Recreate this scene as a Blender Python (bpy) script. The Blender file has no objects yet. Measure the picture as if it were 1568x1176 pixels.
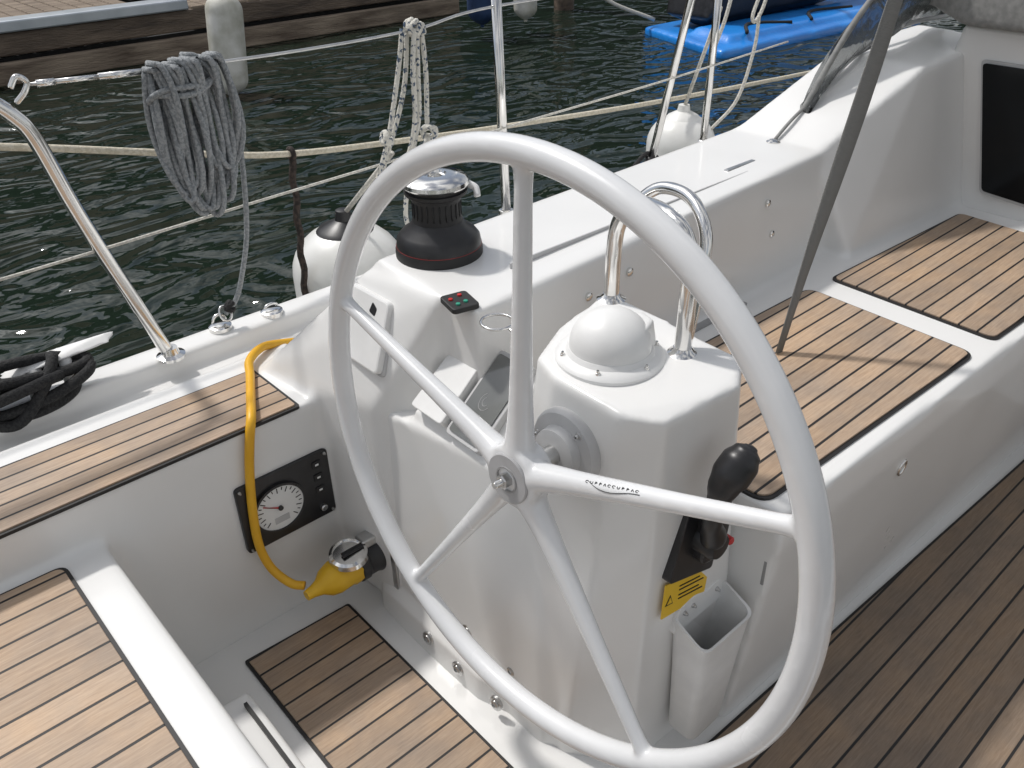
import bpy, bmesh, math, random
from mathutils import Vector, Matrix, noise
random.seed(7)
sc=bpy.context.scene
COL=sc.collection
# ------------------------------------------------------------------ materials
def mat(name,base=(.8,.8,.8),rough=.5,metal=0.,spec=None,coat=0.):
    m=bpy.data.materials.new(name);m.use_nodes=True
    b=m.node_tree.nodes["Principled BSDF"]
    b.inputs["Base Color"].default_value=(*base,1)
    b.inputs["Roughness"].default_value=rough
    b.inputs["Metallic"].default_value=metal
    if spec is not None: b.inputs["IOR"].default_value=spec
    b.inputs["Coat Weight"].default_value=coat
    b.inputs["Coat Roughness"].default_value=.08
    return m
def N(m,t,**kw):
    n=m.node_tree.nodes.new(t)
    for k,v in kw.items():
        if k in n.inputs: n.inputs[k].default_value=v
        else: setattr(n,k,v)
    return n
def L(m,a,b): m.node_tree.links.new(a,b)
def bsdf(m): return m.node_tree.nodes["Principled BSDF"]
def coords(m,scale=(1,1,1)):
    tc=N(m,"ShaderNodeTexCoord");mp=N(m,"ShaderNodeMapping")
    mp.inputs["Scale"].default_value=scale
    L(m,tc.outputs["Object"],mp.inputs["Vector"]);return mp.outputs[0]
def vary(m,c1,c2,scale=8,detail=4,lo=.35,hi=.65,sv=(1,1,1),rr=None,bump=0,bscale=None,bdist=.002):
    v=coords(m,sv)
    n=N(m,"ShaderNodeTexNoise",Scale=scale,Detail=detail);L(m,v,n.inputs["Vector"])
    r=N(m,"ShaderNodeValToRGB");r.color_ramp.elements[0].position=lo;r.color_ramp.elements[1].position=hi
    r.color_ramp.elements[0].color=(*c1,1);r.color_ramp.elements[1].color=(*c2,1)
    L(m,n.outputs["Fac"],r.inputs["Fac"]);L(m,r.outputs[0],bsdf(m).inputs["Base Color"])
    if rr:
        mr=N(m,"ShaderNodeMapRange");mr.inputs["To Min"].default_value=rr[0];mr.inputs["To Max"].default_value=rr[1]
        L(m,n.outputs["Fac"],mr.inputs["Value"]);L(m,mr.outputs[0],bsdf(m).inputs["Roughness"])
    if bump:
        n2=N(m,"ShaderNodeTexNoise",Scale=bscale or scale*4,Detail=3);L(m,v,n2.inputs["Vector"])
        bp=N(m,"ShaderNodeBump",Strength=bump,Distance=bdist);L(m,n2.outputs["Fac"],bp.inputs["Height"]);L(m,bp.outputs[0],bsdf(m).inputs["Normal"])
    return m
gel=vary(mat("gelcoat",rough=.3,coat=.25),(.72,.716,.70),(.79,.788,.775),3.5,8,.25,.75,rr=(.22,.42),bump=.04,bscale=30)
gelw=vary(mat("wheel_paint",rough=.25,coat=.6),(.66,.665,.67),(.72,.725,.73),9,5,rr=(.18,.32))
plast=vary(mat("white_plastic",rough=.4),(.71,.71,.70),(.77,.77,.76),20,4)
gplast=vary(mat("grey_plastic",rough=.4),(.28,.28,.28),(.34,.34,.34),20,4)
lplast=vary(mat("light_grey_plastic",rough=.4),(.46,.46,.46),(.52,.52,.52),20,4)
steel=vary(mat("stainless",rough=.12,metal=1),(.70,.69,.67),(.82,.81,.79),30,4,rr=(.08,.2))
steelb=vary(mat("brushed_steel",rough=.3,metal=1),(.5,.5,.5),(.62,.62,.61),40,4,rr=(.25,.4))
black=vary(mat("black_plastic",rough=.35),(.012,.012,.013),(.022,.022,.024),25,4,rr=(.3,.45))
rubber=vary(mat("black_rubber",rough=.6),(.01,.01,.011),(.02,.02,.02),30,3)
caulk=mat("teak_caulk",(.012,.011,.011),.55)
yellow=vary(mat("yellow_rubber",rough=.45),(.72,.42,.012),(.82,.52,.03),15,4)
yel2=vary(mat("yellow_cable",rough=.45),(.70,.36,.01),(.78,.43,.02),15,4)
labely=mat("label_yellow",(.78,.50,.03),.45)
red=mat("red_button",(.5,.02,.02),.35);green=mat("green_button",(.03,.30,.2),.35)
redd=mat("red_band",(.22,.012,.012),.4)
screen=vary(mat("screen_glass",rough=.15,coat=.8),(.13,.135,.13),(.17,.175,.17),12,3)
dglass=mat("dark_window",(.006,.007,.008),.12,spec=1.3)
whitep=mat("print_white",(.75,.75,.73),.5)
navy=vary(mat("navy_cover",rough=.7),(.01,.03,.09),(.02,.05,.13),10,3)
bluep=vary(mat("blue_float_plastic",rough=.35,coat=.3),(.01,.19,.62),(.015,.25,.75),3,4,bump=.3,bscale=25,bdist=.01)
fend=vary(mat("fender_vinyl",rough=.35,coat=.2),(.66,.66,.63),(.76,.76,.74),9,5)
fendo=vary(mat("old_fender_vinyl",rough=.5),(.42,.41,.34),(.74,.73,.69),5,6)
hullm=vary(mat("hull_gelcoat",rough=.2,coat=.5),(.62,.62,.6),(.68,.68,.66),3,4)
aged=vary(mat("dock_timber",rough=.8),(.11,.08,.058),(.33,.265,.20),2.2,8,.3,.7,(1,12,6),bump=.6,bscale=14,bdist=.02)
agedd=vary(mat("dock_timber_wet",rough=.6),(.05,.036,.027),(.18,.135,.098),2.2,8,.3,.7,(1,6,6),bump=.6,bscale=14,bdist=.02)
alu=vary(mat("aluminium_rail",rough=.4,metal=.6),(.42,.46,.50),(.56,.60,.64),4,5,.3,.7)
backdropm=vary(mat("unseen_backdrop_dark",rough=.9),(.008,.012,.008),(.035,.042,.028),.8,8,.3,.7)  # dark surface of the unseen backdrop that the water mirrors
def ropemat(name,c1,c2,thr=.5,scale=300,c3=None,freq=900):
    m=mat(name,c1,.85)
    v=coords(m);n=N(m,"ShaderNodeTexNoise",Scale=scale,Detail=2);L(m,v,n.inputs["Vector"])
    r=N(m,"ShaderNodeValToRGB");r.color_ramp.elements[0].position=thr-.04;r.color_ramp.elements[1].position=thr+.04
    r.color_ramp.elements[0].color=(*c1,1);r.color_ramp.elements[1].color=(*c2,1)
    L(m,n.outputs["Fac"],r.inputs["Fac"]);L(m,r.outputs[0],bsdf(m).inputs["Base Color"])
    w=N(m,"ShaderNodeTexVoronoi",Scale=freq/3);L(m,v,w.inputs["Vector"])
    bp=N(m,"ShaderNodeBump",Strength=.7,Distance=.0015);L(m,w.outputs["Distance"],bp.inputs["Height"]);L(m,bp.outputs[0],bsdf(m).inputs["Normal"])
    return m
rope_grey=ropemat("grey_rope",(.20,.215,.225),(.30,.315,.325),.5,200)
rope_fleck=ropemat("flecked_rope",(.62,.60,.54),(.05,.08,.13),.58,110)
rope_cream=ropemat("cream_rope",(.55,.50,.39),(.65,.60,.49),.5,150)
rope_white=ropemat("white_rope",(.52,.50,.45),(.66,.64,.58),.5,150)
rope_black=ropemat("black_rope",(.010,.010,.011),(.022,.022,.022),.5,200)
rope_rust=ropemat("tarred_rope",(.02,.015,.012),(.05,.035,.028),.5,90)
strapm=mat("grey_webbing",(.22,.22,.21),.8)
v=coords(strapm);w=N(strapm,"ShaderNodeTexWave",Scale=130,Distortion=.3);w.bands_direction='Z';L(strapm,v,w.inputs["Vector"])
bp=N(strapm,"ShaderNodeBump",Strength=.6,Distance=.001);L(strapm,w.outputs["Fac"],bp.inputs["Height"]);L(strapm,bp.outputs[0],bsdf(strapm).inputs["Normal"])
def teakmat(name,s,off,tint=1.):
    m=mat(name,rough=.6);nt=m.node_tree
    tc=N(m,"ShaderNodeTexCoord");sx=N(m,"ShaderNodeSeparateXYZ");L(m,tc.outputs["Object"],sx.inputs[0])
    a=N(m,"ShaderNodeMath",operation='SUBTRACT');a.inputs[1].default_value=off;L(m,sx.outputs["Y"],a.inputs[0])
    d=N(m,"ShaderNodeMath",operation='DIVIDE');d.inputs[1].default_value=s;L(m,a.outputs[0],d.inputs[0])
    fr=N(m,"ShaderNodeMath",operation='FRACT');L(m,d.outputs[0],fr.inputs[0])
    fl=N(m,"ShaderNodeMath",operation='FLOOR');L(m,d.outputs[0],fl.inputs[0])
    pp=N(m,"ShaderNodeMath",operation='PINGPONG');pp.inputs[1].default_value=.5;L(m,fr.outputs[0],pp.inputs[0])
    ss=N(m,"ShaderNodeMapRange");ss.inputs["From Min"].default_value=.0023/s*.8;ss.inputs["From Max"].default_value=.0023/s*1.15;L(m,pp.outputs[0],ss.inputs["Value"])
    wn=N(m,"ShaderNodeTexWhiteNoise",noise_dimensions='1D');L(m,fl.outputs[0],wn.inputs["W"])
    mp=N(m,"ShaderNodeMapping");mp.inputs["Scale"].default_value=(10,150,40);
    ad=N(m,"ShaderNodeVectorMath",operation='ADD');L(m,tc.outputs["Object"],ad.inputs[0]);L(m,wn.outputs["Color"],ad.inputs[1])
    L(m,ad.outputs[0],mp.inputs["Vector"])
    g=N(m,"ShaderNodeTexNoise",Scale=1.8,Detail=10,Roughness=.72,Distortion=.7);L(m,mp.outputs[0],g.inputs["Vector"])
    r=N(m,"ShaderNodeValToRGB");e=r.color_ramp.elements
    e[0].position=.24;e[1].position=.76
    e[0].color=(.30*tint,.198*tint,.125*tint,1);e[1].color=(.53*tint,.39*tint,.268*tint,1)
    L(m,g.outputs["Fac"],r.inputs["Fac"])
    hs=N(m,"ShaderNodeHueSaturation");L(m,r.outputs[0],hs.inputs["Color"])
    n2=N(m,"ShaderNodeTexNoise",Scale=7,Detail=7,Roughness=.6);L(m,tc.outputs["Object"],n2.inputs["Vector"])
    mr=N(m,"ShaderNodeMapRange");mr.inputs["To Min"].default_value=.86;mr.inputs["To Max"].default_value=1.08;L(m,wn.outputs["Value"],mr.inputs["Value"])
    mr3=N(m,"ShaderNodeMapRange");mr3.inputs["From Min"].default_value=.3;mr3.inputs["From Max"].default_value=.7;mr3.inputs["To Min"].default_value=.76;mr3.inputs["To Max"].default_value=1.14;L(m,n2.outputs["Fac"],mr3.inputs["Value"])
    mm=N(m,"ShaderNodeMath",operation='MULTIPLY');L(m,mr.outputs[0],mm.inputs[0]);L(m,mr3.outputs[0],mm.inputs[1]);L(m,mm.outputs[0],hs.inputs["Value"])
    mr2=N(m,"ShaderNodeMapRange");mr2.inputs["From Min"].default_value=.3;mr2.inputs["From Max"].default_value=.7;mr2.inputs["To Min"].default_value=.78;mr2.inputs["To Max"].default_value=1.05
    L(m,n2.outputs["Fac"],mr2.inputs["Value"]);L(m,mr2.outputs[0],hs.inputs["Saturation"])
    mx=N(m,"ShaderNodeMix",data_type='RGBA');mx.inputs[6].default_value=(.012,.011,.011,1)
    L(m,ss.outputs[0],mx.inputs[0]);L(m,hs.outputs[0],mx.inputs[7]);L(m,mx.outputs[2],bsdf(m).inputs["Base Color"])
    mu=N(m,"ShaderNodeMath",operation='MULTIPLY_ADD');mu.inputs[1].default_value=.25;L(m,g.outputs["Fac"],mu.inputs[0]);L(m,ss.outputs[0],mu.inputs[2])
    bp=N(m,"ShaderNodeBump",Strength=.5,Distance=.0015);L(m,mu.outputs[0],bp.inputs["Height"]);L(m,bp.outputs[0],bsdf(m).inputs["Normal"])
    return m
# ------------------------------------------------------------------ mesh helpers
def obj(name,me,parent=None,m=None,smooth=False):
    o=bpy.data.objects.new(name,me);COL.objects.link(o)
    if parent: o.parent=parent
    if m: me.materials.append(m)
    if smooth:
        for p in me.polygons: p.use_smooth=True
    return o
def frombm(name,bm,parent=None,m=None,smooth=False):
    bmesh.ops.recalc_face_normals(bm,faces=bm.faces)
    me=bpy.data.meshes.new(name);bm.to_mesh(me);bm.free()
    return obj(name,me,parent,m,smooth)
def empty(name,loc=(0,0,0)):
    e=bpy.data.objects.new(name,None);COL.objects.link(e);e.empty_display_size=.05;return e
def apply(o):
    dg=bpy.context.evaluated_depsgraph_get();ev=o.evaluated_get(dg)
    me=bpy.data.meshes.new_from_object(ev);mats=list(o.data.materials)
    o.modifiers.clear();o.data=me
    if not me.materials:
        for q in mats: me.materials.append(q)
    for p in me.polygons: p.use_smooth=True
def hull(bm,pts):
    vs=[bm.verts.new(p) for p in pts]
    r=bmesh.ops.convex_hull(bm,input=vs)
    bad=[v for v in r.get('geom_interior',[]) if isinstance(v,bmesh.types.BMVert)]
    if bad: bmesh.ops.delete(bm,geom=bad,context='VERTS')
def moulded(name,pieces,m,voxel,smooth_it,parent=None,fac=.6):
    bm=bmesh.new()
    for p in pieces: hull(bm,p)
    o=frombm(name,bm,parent,m)
    r=o.modifiers.new("r",'REMESH');r.mode='VOXEL';r.voxel_size=voxel;r.use_smooth_shade=True
    s=o.modifiers.new("s",'SMOOTH');s.factor=fac;s.iterations=smooth_it
    bpy.context.view_layer.update();apply(o);return o
def bx(x0,x1,y0,y1,z0,z1): return [(x,y,z) for x in(x0,x1) for y in(y0,y1) for z in(z0,z1)]
def box(name,x0,x1,y0,y1,z0,z1,m,parent=None,bev=.003,rot=None,c=None):
    bm=bmesh.new();hull(bm,bx(x0,x1,y0,y1,z0,z1))
    bmesh.ops.dissolve_limit(bm,angle_limit=.01,verts=bm.verts,edges=bm.edges)
    if bev: bmesh.ops.bevel(bm,geom=list(bm.edges),offset=bev,segments=2,profile=.5,affect='EDGES')
    o=frombm(name,bm,parent,m)
    if rot is not None:
        C=Vector(c) if c else Vector(((x0+x1)/2,(y0+y1)/2,(z0+z1)/2))
        o.data.transform(Matrix.Translation(C)@rot@Matrix.Translation(-C))
    return o
def roundpoly(pts,r,seg=6):
    out=[];n=len(pts)
    for i in range(n):
        p=Vector(pts[i]);a=(Vector(pts[i-1])-p);b=(Vector(pts[(i+1)%n])-p)
        rr=min(r,a.length*.45,b.length*.45)
        a=p+a.normalized()*rr;b=p+b.normalized()*rr
        for k in range(seg+1):
            t=k/seg;out.append((1-t)**2*a+2*t*(1-t)*p+t*t*b)
    return out
def plate(name,pts,z0,z1,m,parent=None,r=.02,M=None,bev=0):
    P=roundpoly([Vector(p) for p in pts],r) if r else [Vector(p) for p in pts]
    bm=bmesh.new()
    vs=[bm.verts.new((p.x,p.y,z0)) for p in P];f=bm.faces.new(vs)
    ex=bmesh.ops.extrude_face_region(bm,geom=[f])
    top=[v for v in ex['geom'] if isinstance(v,bmesh.types.BMVert)]
    for v in top: v.co.z=z1
    if bev:
        es=[e for e in bm.edges if e.verts[0] in top and e.verts[1] in top]
        bmesh.ops.bevel(bm,geom=es,offset=bev,segments=2,profile=.5,affect='EDGES')
    o=frombm(name,bm,parent,m)
    if M is not None: o.data.transform(M)
    return o
def frame(o,xa,ya,):
    """matrix with local x->xa, y->ya, origin o"""
    X=Vector(xa).normalized();Y=Vector(ya);Y=(Y-X*Y.dot(X)).normalized();Z=X.cross(Y)
    M=Matrix.Identity(4)
    for i in range(3): M[i][0]=X[i];M[i][1]=Y[i];M[i][2]=Z[i];M[i][3]=o[i]
    return M
def cr(pts,n=8):
    P=[Vector(p) for p in pts]
    if len(P)<3: return P
    P=[2*P[0]-P[1]]+P+[2*P[-1]-P[-2]];o=[]
    for i in range(1,len(P)-2):
        for k in range(n):
            t=k/n
            o.append(.5*((2*P[i])+(-P[i-1]+P[i+1])*t+(2*P[i-1]-5*P[i]+4*P[i+1]-P[i+2])*t*t+(-P[i-1]+3*P[i]-3*P[i+1]+P[i+2])*t**3))
    o.append(P[-2]);return o
def tubebm(bm,P,rad,seg=10,closed=False,flat=1.):
    P=[Vector(p) for p in P];n=len(P)
    rs=rad if isinstance(rad,(list,tuple)) else [rad]*n
    up=Vector((0,0,1));prev=None;rings=[]
    for i in range(n):
        if closed: t=(P[(i+1)%n]-P[i-1]).normalized()
        else: t=(P[min(i+1,n-1)]-P[max(i-1,0)]).normalized()
        if prev is None:
            a=up if abs(t.z)<.9 else Vector((1,0,0));u=(a-t*a.dot(t)).normalized()
        else: u=(prev-t*prev.dot(t)).normalized()
        prev=u;w=t.cross(u)
        rings.append([bm.verts.new(P[i]+(u*math.cos(2*math.pi*k/seg)+w*flat*math.sin(2*math.pi*k/seg))*rs[i]) for k in range(seg)])
    for i in range(n-(0 if closed else 1)):
        A=rings[i];B=rings[(i+1)%n]
        for k in range(seg): bm.faces.new((A[k],A[(k+1)%seg],B[(k+1)%seg],B[k]))
    if not closed:
        bm.faces.new(rings[0][::-1]);bm.faces.new(rings[-1])
def tube(name,pts,rad,m,parent=None,seg=12,n=8,spline=True):
    bm=bmesh.new();P=cr(pts,n) if spline else [Vector(p) for p in pts]
    tubebm(bm,P,rad,seg);return frombm(name,bm,parent,m,True)
def lathe(name,prof,m,parent=None,M=None,seg=48,cap=True):
    bm=bmesh.new();rings=[]
    for r,z in prof:
        rings.append([bm.verts.new((r*math.cos(2*math.pi*k/seg),r*math.sin(2*math.pi*k/seg),z)) for k in range(seg)])
    for A,B in zip(rings,rings[1:]):
        for k in range(seg): bm.faces.new((A[k],A[(k+1)%seg],B[(k+1)%seg],B[k]))
    if cap: bm.faces.new(rings[0][::-1]);bm.faces.new(rings[-1])
    o=frombm(name,bm,parent,m,True)
    es=o.modifiers.new("e",'EDGE_SPLIT');es.split_angle=math.radians(35)
    if M is not None: o.data.transform(M)
    return o
T=Matrix.Translation
# ------------------------------------------------------------------ cockpit moulding
def prism(x0,x1,sec0,sec1=None):
    sec1=sec1 or sec0
    return [(x0,y,z) for y,z in sec0]+[(x1,y,z) for y,z in sec1]
P=[]
P.append([(-1.2,1.225,-.05),(-1.2,1.215,.462),(-1.2,1.45,.462),(-1.2,1.5,-.05),(.66,1.225,-.05),(.66,1.215,.462),(.66,1.45,.462),(.66,1.5,-.05)])
P.append(bx(-1.2,3.0,1.40,1.60,.2,.418))
P.append(bx(-1.2,3.0,1.555,1.625,.2,.458))
P.append(prism(.72,1.78,[(.85,0),(.90,.715),(1.17,.715),(1.40,.40),(1.40,0)],[(.83,0),(.935,.73),(1.18,.73),(1.40,.40),(1.40,0)]))
P.append([(.625,1.06,0),(.622,1.07,.50),(.60,1.26,.47),(.56,1.40,.45),(.61,1.40,0),(.712,.975,.715),(.70,1.18,.695),(.95,.93,.715),(.95,1.17,.715),(.95,1.44,.43),(.95,1.0,0),(.95,1.44,0)])
P.append([(1.78,.935,.6),(1.74,.94,.725),(2.10,.905,.86),(2.5,.89,.87),(2.5,1.12,.88),(2.10,1.13,.87),(1.74,1.17,.725),(2.5,.8,.5),(1.78,.84,.5),(2.5,1.45,.45),(1.78,1.40,.45)])
P.append(prism(.90,2.5,[(.475,-.05),(.47,.06),(.432,.43),(.437,.493),(1.0,.493),(1.0,-.05)],[(.44,-.05),(.435,.06),(.39,.43),(.395,.493),(1.0,.493),(1.0,-.05)]))
P.append([(-1.2,-1,0),(-1.2,1.25,0),(-1.2,1.25,.37),(-1.2,-1,.37),(.225,-1,-.05),(.225,1.25,-.05),(.178,1.25,.37),(.205,-1,.37)])
P.append(prism(.1,.285,[(-1,0),(-1,.10),(1.03,.10),(1.05,0)],[(-1,0),(-1,.085),(1.03,.085),(1.05,0)]))
ck=moulded("cockpit_moulding",P,gel,.0085,5)
box("side_locker_slot",.262,.268,-.6,1.0,.088,.0965,rubber,ck,0)
bulk=moulded("cabin_bulkhead",[[(2.31,-1,-.05),(2.31,1.0,-.05),(2.29,-1,.93),(2.29,.92,.93),(2.5,-1,-.05),(2.5,1,-.05),(2.5,-1,.93),(2.5,.92,.93)]],gel,.012,3)
Mb=frame((2.287,0,0),(0,-1,0),(0,0,1))
plate("companionway_window",[(-.845,.850),(-.765,.550),(-.1,.50),(-.1,.850)],-.004,.006,dglass,bulk,r=.010,M=Mb)
plate("window_surround",[(-.852,.857),(-.770,.542),(-.09,.49),(-.09,.857)],-.010,.002,lplast,bulk,r=.012,M=Mb)
box("cockpit_floor",-1.2,2.5,-1.2,1.45,-.12,-.004,gel,None,.0)
bm=bmesh.new();hull(bm,prism(-1.2,3.2,[(1.3,-.7),(1.3,.3),(1.622,.3),(1.62,.2),(1.58,-.7)]));frombm("sailboat_hull",bm,None,hullm)
# ------------------------------------------------------------------ pedestal
Q=[]
Q.append([(.628,.66,-.03),(.628,1.235,-.03),(.70,.55,-.03),(.95,.53,-.03),(.95,1.235,-.03),
          (.655,.70,.52),(.638,1.0,.50),(.640,1.235,.46),(.70,.56,.52),(.95,.53,.5),(.95,1.235,.47)])
Q.append([(.645,.80,-.03),(.645,.62,-.03),(.715,.525,-.03),(.95,.512,-.03),(.95,.82,-.03),
          (.757,.755,.735),(.675,.715,.735),(.655,.66,.735),(.657,.55,.73),(.69,.505,.725),(.815,.487,.735),(.865,.52,.74),(.875,.77,.745)])
Q.append([(.605,.80,-.03),(.605,1.1,-.03),(.61,.80,.05),(.61,1.1,.05),(.60,.97,-.03),(.66,.66,-.03),(.66,.66,.06),(.645,.8,.09),(.645,1.15,.09),(.66,1.2,0)])
Q.append([(.65,.80,.45),(.65,1.0,.45),(.652,.80,.515),(.652,.995,.515),(.775,.80,.63),(.775,.975,.63),(.775,.80,.45),(.775,.99,.45)])
ped=moulded("binnacle_pedestal",Q,gel,.0055,6)
sl=Vector((.135,0,.115)).normalized()
Mp=frame((.645,.815,.521),sl,(0,1,0))
plate("instrument_pod_frame",[(.005,.0),(.165,.0),(.165,.082),(.005,.082)],-.01,.008,lplast,ped,r=.01,M=Mp,bev=.002)
plate("chart_display",[(.012,.007),(.158,.007),(.158,.075),(.012,.075)],.008,.0105,screen,ped,r=.006,M=Mp)
for k in range(2):
    bm=bmesh.new();c0=Vector((.08,.042,.0107));tubebm(bm,[c0+Vector((.006*(k+1)*math.cos(a)*1.3,.006*(k+1)*math.sin(a),0)) for a in [i*math.pi/6+.6 for i in range(8)]],.0004,5)
    o=frombm("display_mark_%d"%k,bm,ped,lplast);o.data.transform(Mp)
plate("pod_lid",[(.010,.088),(.168,.088),(.168,.158),(.010,.168)],-.01,.018,plast,ped,r=.008,M=Mp,bev=.002)
rp=[(.70+.024*math.cos(a),.825+.024*math.sin(a),.735) for a in [i*math.pi/12 for i in range(24)]]
bm=bmesh.new();tubebm(bm,rp,.0022,8,True);frombm("drink_ring",bm,ped,steel,True)
tube("drink_ring_stem",[(.70,.801,.735),(.705,.78,.72)],.0022,steel,ped)
n=Vector((.997,.033,-.067)).normalized();s0=Vector((.065,.044,.997));s0=(s0-n*s0.dot(n)).normalized();e1=n.cross(s0)
C=Vector((.563,.627,.649))
Mh=frame(C,s0,e1)
zdir=Mh.to_3x3()@Vector((0,0,1))
sg=1 if zdir.dot(n)>0 else -1
lathe("steering_shaft_housing",[(.056,.13*sg),(.056,.082*sg),(.052,.076*sg),(.036,.074*sg),(.034,.06*sg),(.028,.058*sg)],lplast,ped,M=Mh)
lathe("steering_shaft",[(.014,.1*sg),(.014,-.01*sg)],steelb,ped,M=Mh)
def bolt(name,p,nrm,r,parent,m=steelb):
    nrm=Vector(nrm).normalized();a=Vector((0,0,1)) if abs(nrm.z)<.9 else Vector((1,0,0))
    xa=a.cross(nrm).normalized();M=frame(p,xa,nrm.cross(xa))
    lathe(name,[(r,-.004),(r,.001),(r*.9,.0022),(r*.6,.0025),(r*.58,.005),(r*.45,.006),(r*.3,.006),(r*.28,.003),(.0002,.003)],m,parent,M=M,seg=20)
for k in range(3):
    a=.7+k*2.09;p=Vector(C)+n*.076+(s0*math.cos(a)+e1*math.sin(a))*.044;bolt("housing_screw_%d"%k,p,-n,.005,ped)
for i,p in enumerate([(.606,.945,.035),(.606,.855,.03),(.608,.75,.03),(.632,.85,.115),(.635,.735,.11)]):
    bolt("flange_bolt_%d"%i,p,(-1,-.1,.12),.0145,ped)
# throttle
yf=.505
Mt=frame((0,yf-.003,0),(1,0,0),(0,0,1))
th=empty("engine_throttle")
plate("mount_plate",[(.722,.438),(.826,.402),(.845,.545),(.75,.560)],-.02,.008,black,th,r=.008,M=Mt,bev=.002)
plate("mount_boss",[(.765,.455),(.818,.45),(.83,.535),(.775,.54)],.0,.028,black,th,r=.02,M=Mt,bev=.006)
def skin(name,chain,m,parent,flat=1.):
    bm=bmesh.new();pts=[c[0] for c in chain];rs=[c[1] for c in chain]
    Pp=cr(pts,6);R=[]
    for i in range(len(Pp)):
        f=i/6;k=min(int(f),len(rs)-2);t=f-k;t=t*t*(3-2*t);R.append(rs[k]*(1-t)+rs[k+1]*t)
    tubebm(bm,Pp,R,16,flat=flat);return frombm(name,bm,parent,m,True)
skin("lever",[((.785,.480,.490),.014),((.770,.466,.520),.018),((.753,.460,.555),.0135),((.749,.455,.585),.0125),((.749,.453,.607),.016),((.751,.450,.628),.021),((.758,.446,.645),.0255),((.768,.443,.660),.025),((.778,.441,.671),.019),((.784,.440,.677),.009),((.786,.440,.679),.002)],black,th)
lathe("pivot_cap",[(.022,-.01),(.022,.034),(.018,.040),(.005,.041)],black,th,M=frame((.785,.50,.492),(1,0,0),(0,0,1)),seg=28)
lathe("kill_button",[(.0065,-.01),(.0065,.014),(.004,.016)],red,th,M=frame((.828,.485,.470),(1,0,0),(0,0,1)),seg=20)
Ml_=frame((0,yf-.002,0),(1,0,0),(0,0,1))
plate("warning_label",[(.722,.362),(.826,.340),(.830,.396),(.724,.430)],0,.0015,labely,th,r=.002,M=Ml_)
for k in range(4): box("label_line_%d"%k,.757,.818-.01*(k%2),yf-.0048,yf-.0036,.372+k*.009,.3735+k*.009,black,th,0,rot=Matrix.Rotation(math.radians(15),4,'Y'))
plate("label_triangle",[(.728,.385),(.746,.380),(.738,.402)],.0015,.002,black,th,r=0,M=Ml_)
plate("label_triangle_in",[(.7315,.3865),(.7435,.3835),(.738,.3975)],.002,.0025,labely,th,r=0,M=Ml_)
# pocket
pk=empty("winch_handle_pocket")
bm=bmesh.new()
secs=[(.050,.795,.850,.50,.465,.004),(.065,.78,.862,.51,.455,.004),(.22,.768,.872,.51,.447,.004),(.295,.760,.878,.51,.443,.004),(.308,.757,.881,.51,.441,.004)]
rings=[]
def ring(z,x0,x1,y1,y0,dz=0):
    pts=roundpoly([Vector((x0,y1)),Vector((x0,y0)),Vector((x1,y0)),Vector((x1,y1))],.016,4)
    xm=(x0+x1)/2
    return [bm.verts.new((p.x,p.y,z+((.03*max(0,(p.y-y0)/(y1-y0))-.014*max(0,1-abs(p.x-xm)/.04)*(1-(p.y-y0)/(y1-y0))) if dz else 0))) for p in pts]
for s in secs: rings.append(ring(s[0],s[1],s[2],s[3],s[4],s is secs[-1]))
for s in reversed(secs[1:]): rings.append(ring(s[0],s[1]+.004,s[2]-.004,s[3]-.004,s[4]+.004,s is secs[-1]))
for A,B in zip(rings,rings[1:]):
    k=len(A)
    for i in range(k): bm.faces.new((A[i],A[(i+1)%k],B[(i+1)%k],B[i]))
bm.faces.new(rings[0]);bm.faces.new(rings[-1])
frombm("pocket_body",bm,pk,plast,True).modifiers.new("e",'EDGE_SPLIT').split_angle=.9
plate("pocket_back",[(.757,.30),(.881,.30),(.875,.335),(.86,.352),(.83,.345),(.80,.358),(.763,.352)],-.01,.008,plast,pk,r=.01,M=frame((0,.508,0),(1,0,0),(0,0,1)),bev=.002)
for x,z in((.778,.337),(.798,.339),(.858,.332)): bolt("pocket_screw",(x,.4995,z),(0,-1,0),.004,pk)
# compass
cp=empty("steering_compass")
D=Vector((.746,.648,.735))
lathe("compass_flange",[(.074,-.01),(.074,.004),(.070,.009),(.060,.012),(.056,.018)],plast,cp,M=T(D),seg=64)
prof=[(.057,.012)]+[(.055*math.cos(a),.02+.050*math.sin(a)) for a in [i*math.pi/2/14 for i in range(14)]]+[(.001,.070)]
lathe("compass_dome",prof,plast,cp,M=T(D),seg=64)
moulded("compass_hood",[[(D.x+.02,D.y-.045,D.z+.01),(D.x+.055,D.y-.035,D.z+.01),(D.x+.066,D.y-.005,D.z+.01),(D.x+.02,D.y-.042,D.z+.05),(D.x+.05,D.y-.03,D.z+.05),(D.x+.058,D.y-.002,D.z+.05),(D.x,D.y,D.z+.01),(D.x,D.y,D.z+.05)]],plast,.003,5,cp)
for k in range(6):
    a=.5+k*math.pi/3;bolt("compass_screw",(D.x+.065*math.cos(a),D.y+.065*math.sin(a),D.z+.010),(0,0,1),.0035,cp,steel)
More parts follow.
